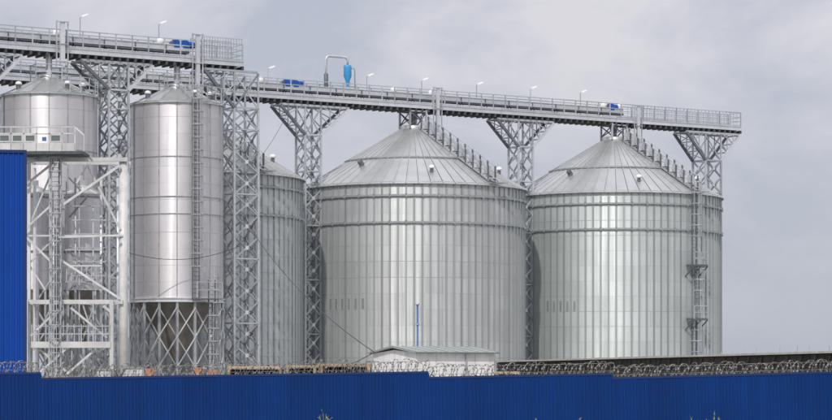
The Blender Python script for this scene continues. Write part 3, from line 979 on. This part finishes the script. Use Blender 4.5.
# ------------------------------------------------------------------ blue clad building at the left edge
YBU = 120.0
bx = (25 - 416) / F * YBU
ztb = CAMZ + (380 - 153) / F * YBU
o = thing('blue_building', 'tall blue metal-clad building cut off by the left edge', 'building', (bx, YBU, 0), R_(10.5))
MB().box(-9.94, -.06, .06, 9.9, 0, ztb - .05).obj('wall_core', M['fence_cap'], o)
def clad_sheet(width, hgt, waves, depth, name, m):
    b = MB()
    p = width / waves
    xs = []
    for i in range(waves):
        x = i * p
        xs += [(x, 0), (x + p * .55, 0), (x + p * .65, -depth), (x + p * .9, -depth)]
    xs.append((width + .012, 0))
    vs = [(x, y, z) for z in (0, hgt) for x, y in xs]
    n = len(xs)
    b.add(vs, [(i, i + 1, n + i + 1, n + i) for i in range(n - 1)])
    vs2 = [(x, y + .012, z) for z in (0, hgt) for x, y in xs]
    b.add(vs2, [(i + 1, i, n + i, n + i + 1) for i in range(n - 1)])
    b.add([(x, y, hgt) for x, y in xs] + [(x, y + .012, hgt) for x, y in xs], [(i, i + 1, n + i + 1, n + i) for i in range(n - 1)])
    return b.mesh(name, M[m])
cs = clad_sheet(1.0, ztb, 4, .05, 'cladding_sheet', 'bluewall')
for i in range(10):
    link('cladding_sheet', cs, o, (-10 + i, 0, 0))
for i in range(10):
    link('cladding_sheet', cs, o, (0, i, 0), zrot(PI / 2))
MB().box(-10.05, .08, -.09, 10.0, ztb, ztb + .14).obj('roof_trim', M['fence_cap'], o)
bar(o, 'corner_trim', (.02, -.02, 0), (.02, -.02, ztb), .14, 'fence_cap')

# ------------------------------------------------------------------ hut
YH = 108.0
nc = Vector(((416.5 - 416) / F * YH, YH, 0))
o = thing('white_hut', 'small white hut with a low green roof in front of the middle silo', 'hut', nc, RZ)
LH, WH, HH = 4.05, 3.55, CAMZ + (380 - 352.8) / F * YH
HR = CAMZ + (380 - 347.7) / F * (YH + 1.6)
MB().box(.03, LH - .03, .03, WH - .03, 0, HH).obj('wall_core', M['hut'], o)
for i in range(4):
    w = LH / 4
    MB().box(i * w + .008, (i + 1) * w - .008, -.02, .026, .02, HH - .01).obj('wall_panel', M['hut'], o)
for i in range(4):
    w = WH / 4
    y0, y1 = i * w + .008, (i + 1) * w - .008
    h0 = HH + (HR - HH - .1) * (1 - abs(y0 - WH / 2) / (WH / 2)); h1 = HH + (HR - HH - .1) * (1 - abs(y1 - WH / 2) / (WH / 2))
    b = MB()
    b.add([(-.02, y0, .02), (.026, y0, .02), (.026, y1, .02), (-.02, y1, .02), (-.02, y0, h0), (.026, y0, h0), (.026, y1, h1), (-.02, y1, h1)],
          [(3, 2, 1, 0), (4, 5, 6, 7), (0, 1, 5, 4), (1, 2, 6, 5), (2, 3, 7, 6), (3, 0, 4, 7)])
    b.obj('gable_panel', M['hut'], o)
rf = MB()
for sgn in (0, 1):
    ye = -.2 if sgn == 0 else WH + .2
    ze = HH - .02
    vs = [(-.2, ye, ze), (LH + .15, ye, ze), (LH + .15, WH / 2, HR), (-.2, WH / 2, HR)]
    vs += [(x, y, z + .07) for x, y, z in vs]
    rf.add(vs, [(0, 1, 2, 3), (7, 6, 5, 4), (0, 4, 5, 1), (1, 5, 6, 2), (2, 6, 7, 3), (3, 7, 4, 0)])
rf = rf.obj('roof', M['hutroof'], o)
for i in range(9):
    x = -.15 + i * (LH + .25) / 8
    bar(rf, 'roof_rib', (x, -.2, HH + .055), (x, WH / 2, HR + .075), .04, 'hutroof')
bar(rf, 'fascia', (-.19, -.22, HH + .0), (LH + .14, -.22, HH + .0), .1, 'steel_dk', .03)
bar(o, 'downpipe', (2.55, -.06, 0), (2.55, -.06, HH), .06, 'steel')
MB().box(LH * .55, LH * .55 + .85, -.05, -.022, .05, 2.1).obj('door', M['white'], o)

# blue pole behind the hut
bb = thing('blue_pole', 'thin blue pole rising behind the white hut', 'pole', (at(417.5, 380, 114).x, 114, 0))
bar(bb, 'pole_tube', (0, 0, 0), (0, 0, CAMZ + 75 / F * 114), .10, 'bluepole', rnd=True)
MB().lathe([(.02, 0), (.09, 0), (.09, .06), (.02, .1)], 12).obj('pole_cap', M['steel'], bb, (0, 0, CAMZ + 75 / F * 114))
for z_ in (2.2, 3.6, 4.9): MB().lathe([(.065, 0), (.085, 0), (.085, .07), (.065, .07)], 12, smooth=False).obj('pole_collar', M['steel'], bb, (0, 0, z_))
MB().lathe([(.02, .0), (.3, 0), (.3, .08), (.05, .09)], 12).obj('pole_base', M['conc'], bb, (0, 0, .06))

# ------------------------------------------------------------------ low dark shed at right and timber stacks
pA, pB = at(497, 361.0, 176), at(900, 348, 108)
d = (pB - pA); d.z = 0
ln = d.length
rz = math.atan2(d.y, d.x)
o = thing('low_shed', 'long low dark shed with pale roof edge behind the razor wire at right', 'shed', (pA.x, pA.y, 0), rz)
hS = CAMZ + (380 - 361.0) / F * 176
MB().box(.05, ln, .06, 6, .0, hS - .1).obj('wall_core', M['dark'], o)
n = int(ln / .9)
for i in range(n):
    k = 'board'
    if k not in _cache: _cache[k] = MB().box(.02, .88, -.04, .05, .1, hS - .14).mesh('wall_board', M['dark'])
    link('wall_board', _cache[k], o, (i * .9, 0, 0))
    if i % 2 == 0:
        bar(o, 'diagonal_brace', (i * .9, -.1, hS - 1.5), (i * .9 + .8, -.1, hS - .2), .06, 'rust')
MB().box(-.2, ln + .2, -.35, 6.2, hS - .1, hS).obj('roof', M['pale'], o)
random.seed(3)
for i in range(14):
    x = ln - 3 - i * 1.9 + random.uniform(-.5, .5)
    z = random.uniform(.12, .4)
    bar(o, 'vent_pipe', (x, .9, hS), (x + random.uniform(-.05, .05), .9, hS + z), .035, 'steel')

def timber(px0, px1, ptop, Y, rows, label):
    a, b_ = at(px0, ptop, Y), at(px1, ptop, Y)
    o = thing('timber_stack', label, 'timber', (a.x, Y, 0), 0, 'stacks of sawn timber behind the fence')
    w = b_.x - a.x
    z = a.z
    for r in range(rows):
        for k in range(3):
            MB().box(random.uniform(-.1, .1), w + random.uniform(-.15, .05), k * .42, k * .42 + .38, z - .09, z).obj('plank', M['wood'], o)
        n = max(2, int(w / .8))
        for i in range(n):
            x = .1 + i * (w - .2) / (n - 1)
            bar(o, 'spacer', (x, 0, z - .25), (x, 1.2, z - .25), .09, 'wood', .31)
        z -= .42
    MB().box(0.05, w - .05, .1, 1.2, .06, z + .01).obj('stack_base', M['dark'], o)
    MB().box(0.0, w - .0, 1.3, 1.35, .06, a.z - .12).obj('backing_board', M['dark'], o)
timber(226, 282, 366.2, 96, 2, 'tan timber stack leftmost of three in front of the dull grey silo')
timber(285, 317, 365.2, 97, 2, 'short tan timber stack, middle of the three behind the fence')
timber(319, 371, 363.6, 98, 3, 'tan timber stack directly left of the white hut')
timber(495, 522, 371.5, 94, 1, 'low tan timber stack directly right of the white hut')
timber(43, 74, 376.0, 94, 1, 'low tan timber stack under the white steel frame')

# small white cabinets behind the fence
def cabinet(px0, px1, ptop, Y, label, gr):
    a, b_ = at(px0, ptop, Y), at(px1, ptop, Y)
    w = b_.x - a.x
    o = thing('white_cabinet', label, 'cabinet', (a.x, Y, .06), 0, 'white cabinets behind the fence')
    MB().box(0, w, 0, 1, 0, a.z - .12).obj('cabinet_body', M['white'], o)
    MB().box(-.05, w + .05, -.06, 1.05, a.z - .12, a.z - .05).obj('cabinet_lid', M[gr], o)
    for i in range(2):
        MB().box(i * w / 2 + .03, (i + 1) * w / 2 - .03, -.03, -.002, .1, a.z - .2).obj('cabinet_door', M['white'], o)
cabinet(124, 142, 367.5, 140, 'white cabinet with greenish lid right of the thick white column', 'hutroof')
cabinet(97, 111, 369, 140, 'white cabinet with grey lid left of the thick white column', 'steel')
# orange drums under the silo
for i, (px, py, lab) in enumerate(((150, 368, 'orange drum under the narrow shiny silo, farthest left'), (199, 367, 'orange drum under the right legs of the narrow shiny silo'),
                     (213, 369, 'orange drum left of the wide lattice tower base'))):
    p = at(px, py, 150)
    o = thing('orange_drum', lab, 'drum', (p.x, 150, .06), 0, 'orange drums near the silo legs')
    MB().lathe([(.02, 0), (.3, 0), (.3, p.z - .1), (.02, p.z - .1)], 16).obj('drum_body', M['orange'], o)
    MB().lathe([(.301, .9), (.325, .9), (.325, .96), (.301, .96)], 16, smooth=False).obj('drum_hoop', M['steel_dk'], o)

# ------------------------------------------------------------------ blue fence in stepped sections
YFN = 80.0
secs = [(-330, 365, 41, 373.6, 'blue corrugated fence section at the far left below the blue building'),
        (41, 379.2, 428.5, 372.6, 'long blue corrugated fence section from the white frame to the hut'),
        (428.5, 378.2, 612.5, 374.4, 'blue corrugated fence section below the right half of the hut'),
        (612.5, 378.8, 1150, 364.0, 'blue corrugated fence section at the far right below the dark shed')]
for (x0, y0, x1, y1, lab) in secs:
    if x0 < 0: y0 = 373.6 + 4
    a, b_ = at(x0, y0, YFN), at(x1, y1, YFN)
    d = b_ - a
    L = d.length
    tilt = math.atan2(d.z, d.x)
    o = thing('blue_fence', lab, 'fence', (a.x, YFN, 0), 0, 'stepped sections of the blue fence')
    n = max(1, round(L / 1.15))
    w = L / n
    key = ('fs', round(w, 3))
    HF = 2.7
    if key not in _cache: _cache[key] = clad_sheet(w, HF, 10, .022, 'fence_sheet', 'fence')
    q = Quaternion((0, 1, 0), -tilt)
    for i in range(n):
        pt = Vector((i * w * math.cos(tilt), random.uniform(-.006, .006), a.z + i * w * math.sin(tilt)))
        pt -= q @ Vector((0, 0, HF + random.uniform(-.006, .006)))
        link('fence_sheet', _cache[key], o, pt, q)
    tp = q @ Vector((0, 0, 1))
    pass
    for dz in (.12, 1.3):
        p0 = Vector((0, .06, a.z - dz)); p1 = Vector((d.x, .06, b_.z - dz))
        bar(o, 'fence_rail', p0, p1, .06, 'fence_cap')
    p0 = Vector((0, -.004, a.z + .012)); p1 = Vector((d.x, -.004, b_.z + .012))
    bar(o, 'top_trim', p0, p1, .03, 'fence_cap', .07)
    k = 0
    while k <= L:
        f = k / L
        x = d.x * f
        zt = a.z + d.z * f
        bar(o, 'post', (x, .13, 0), (x, .13, zt - .02), .08, 'fence_cap')
        for sg in (-1, 1):
            bar(o, 'wire_bracket', (x, .13, zt - .05), (x + .17 * sg, .13, zt + .26), .03, 'rust')
        k += 2.5
    # razor wire coil
    b = MB()
    rad, pitch = .225, .125
    rr = random.Random(int(x0))
    N = 14
    for k in range(int(L / pitch)):
        f = (k + .5) * pitch / L
        tl = (R_(48) if k % 2 else R_(-42)) + rr.uniform(-.35, .35)
        R0 = rad * rr.uniform(.74, 1.08) * (1 - .12 * math.sin(k * .13) ** 2)
        cx, cz = d.x * f + rr.uniform(-.05, .05), a.z + d.z * f + R0 * .97 + rr.uniform(-.01, .02)
        pts = []
        for i in range(N + 1):
            g_ = 2 * PI * i / N
            u = R0 * math.cos(g_)
            pts.append(Vector((cx + u * math.sin(tl) + .35 * R0 * math.sin(g_) * (1 if k % 3 else .2), .13 + u * math.cos(tl), cz + R0 * math.sin(g_))))
        b.tube(pts, .0085, 3)
        for i in range(0, N, 2):
            t = (pts[i + 1] - pts[i]).normalized()
            sv = t.cross(Vector((.3, 1, .2))).normalized()
            c = (pts[i] + pts[i + 1]) / 2
            b.add([c - t * .03, c + sv * .032, c + t * .03, c - sv * .032], [(0, 1, 2, 3)])
    for zz in (.12, .36):
        b.bar((0, .13, a.z + zz), (d.x, .13, b_.z + zz), .012)
    w_ = b.obj('razor_wire', M['razor'])
    w_.location = (a.x, YFN, 0)
    w_['label'] = {-330: 'razor wire coil at the far left in front of the blue building', 41: 'long razor wire coil on the fence between white frame and hut',
                   428.5: 'razor wire coil on the fence in front of the hut and gap', 612.5: 'razor wire coil on the far right fence before the dark shed'}[x0]
    w_['category'] = 'razor wire'
    w_['group'] = 'razor wire coils along the fence'

# ------------------------------------------------------------------ cables
def cable(p, q, sag, r, label):
    pts = []
    for i in range(25):
        f = i / 24
        v = p.lerp(q, f)
        pts.append((v.x, v.y, v.z - sag * 4 * f * (1 - f)))
    c = MB().tube(pts, r, 5).obj('cable', M['cable'])
    c['label'] = label; c['category'] = 'cable'; c['group'] = 'overhead cables'
cable(at(374, 352, 109.5), at(240, 212, 177), .9, .022, 'dark cable rising from the hut roof to the wide lattice tower')
cable(at(373, 353, 109.5), at(306, 362, 195), .6, .02, 'dark cable sagging low left from the hut to the tower foot')
cable(at(112, 247, 170.5), at(240, 246, 175), .9, .022, 'dark cable sagging across the front of the narrow shiny silo')
cable(at(290, 108, 197), at(258, 160, 186), .3, .016, 'thin cable hanging between the long catwalk and the wide tower')

# ------------------------------------------------------------------ weeds at the foot of the picture
def weed(px, top, Y, seed, label, n=7):
    rr = random.Random(seed)
    p = at(px, top, Y)
    o = thing('weed', label, 'weed', (p.x, Y, 0), 0, 'weeds growing in front of the fence')
    for s in range(n):
        h = p.z * (1 if s == 0 else rr.uniform(.8, .97))
        lean = Vector((rr.uniform(-.25, .25), rr.uniform(-.15, .15), 0)) * (.35 if s == 0 else 1)
        pts = [(lean.x * (k / 6) ** 2, lean.y * (k / 6) ** 2, h * k / 6) for k in range(7)]
        st = MB().tube(pts, .008, 4).obj('stem', M['leaf'], o)
        lf = MB()
        for k in range(16):
            f = .35 + .65 * (k + 1) / 16
            c = Vector((lean.x * f * f, lean.y * f * f, h * f))
            a = rr.uniform(0, 2 * PI)
            dirv = Vector((math.cos(a), math.sin(a), rr.uniform(.3, 1.2))).normalized()
            sd = dirv.cross(Vector((0, 0, 1))).normalized()
            L = rr.uniform(.08, .17) * (1.25 - .5 * f)
            lf.add([c, c + dirv * L * .5 + sd * L * .17, c + dirv * L, c + dirv * L * .5 - sd * L * .17], [(0, 1, 2, 3)])
        stuff(lf.obj('leaves', M['leaf'], o))
weed(325, 411.5, 74, 1, 'yellow-green weed poking up below the three timber stacks', 8)
weed(712, 412.0, 74, 2, 'thin weed stalk leaning at the bottom edge under the right silo', 3)
weed(693, 417.5, 74, 3, 'short weed left of the thin leaning stalk at bottom right', 4)
weed(581, 418.0, 74, 4, 'weed tip at the bottom edge right of the picture centre', 3)
weed(535, 418.0, 74, 5, 'weed tip at the bottom edge under the gap between the big silos', 3)
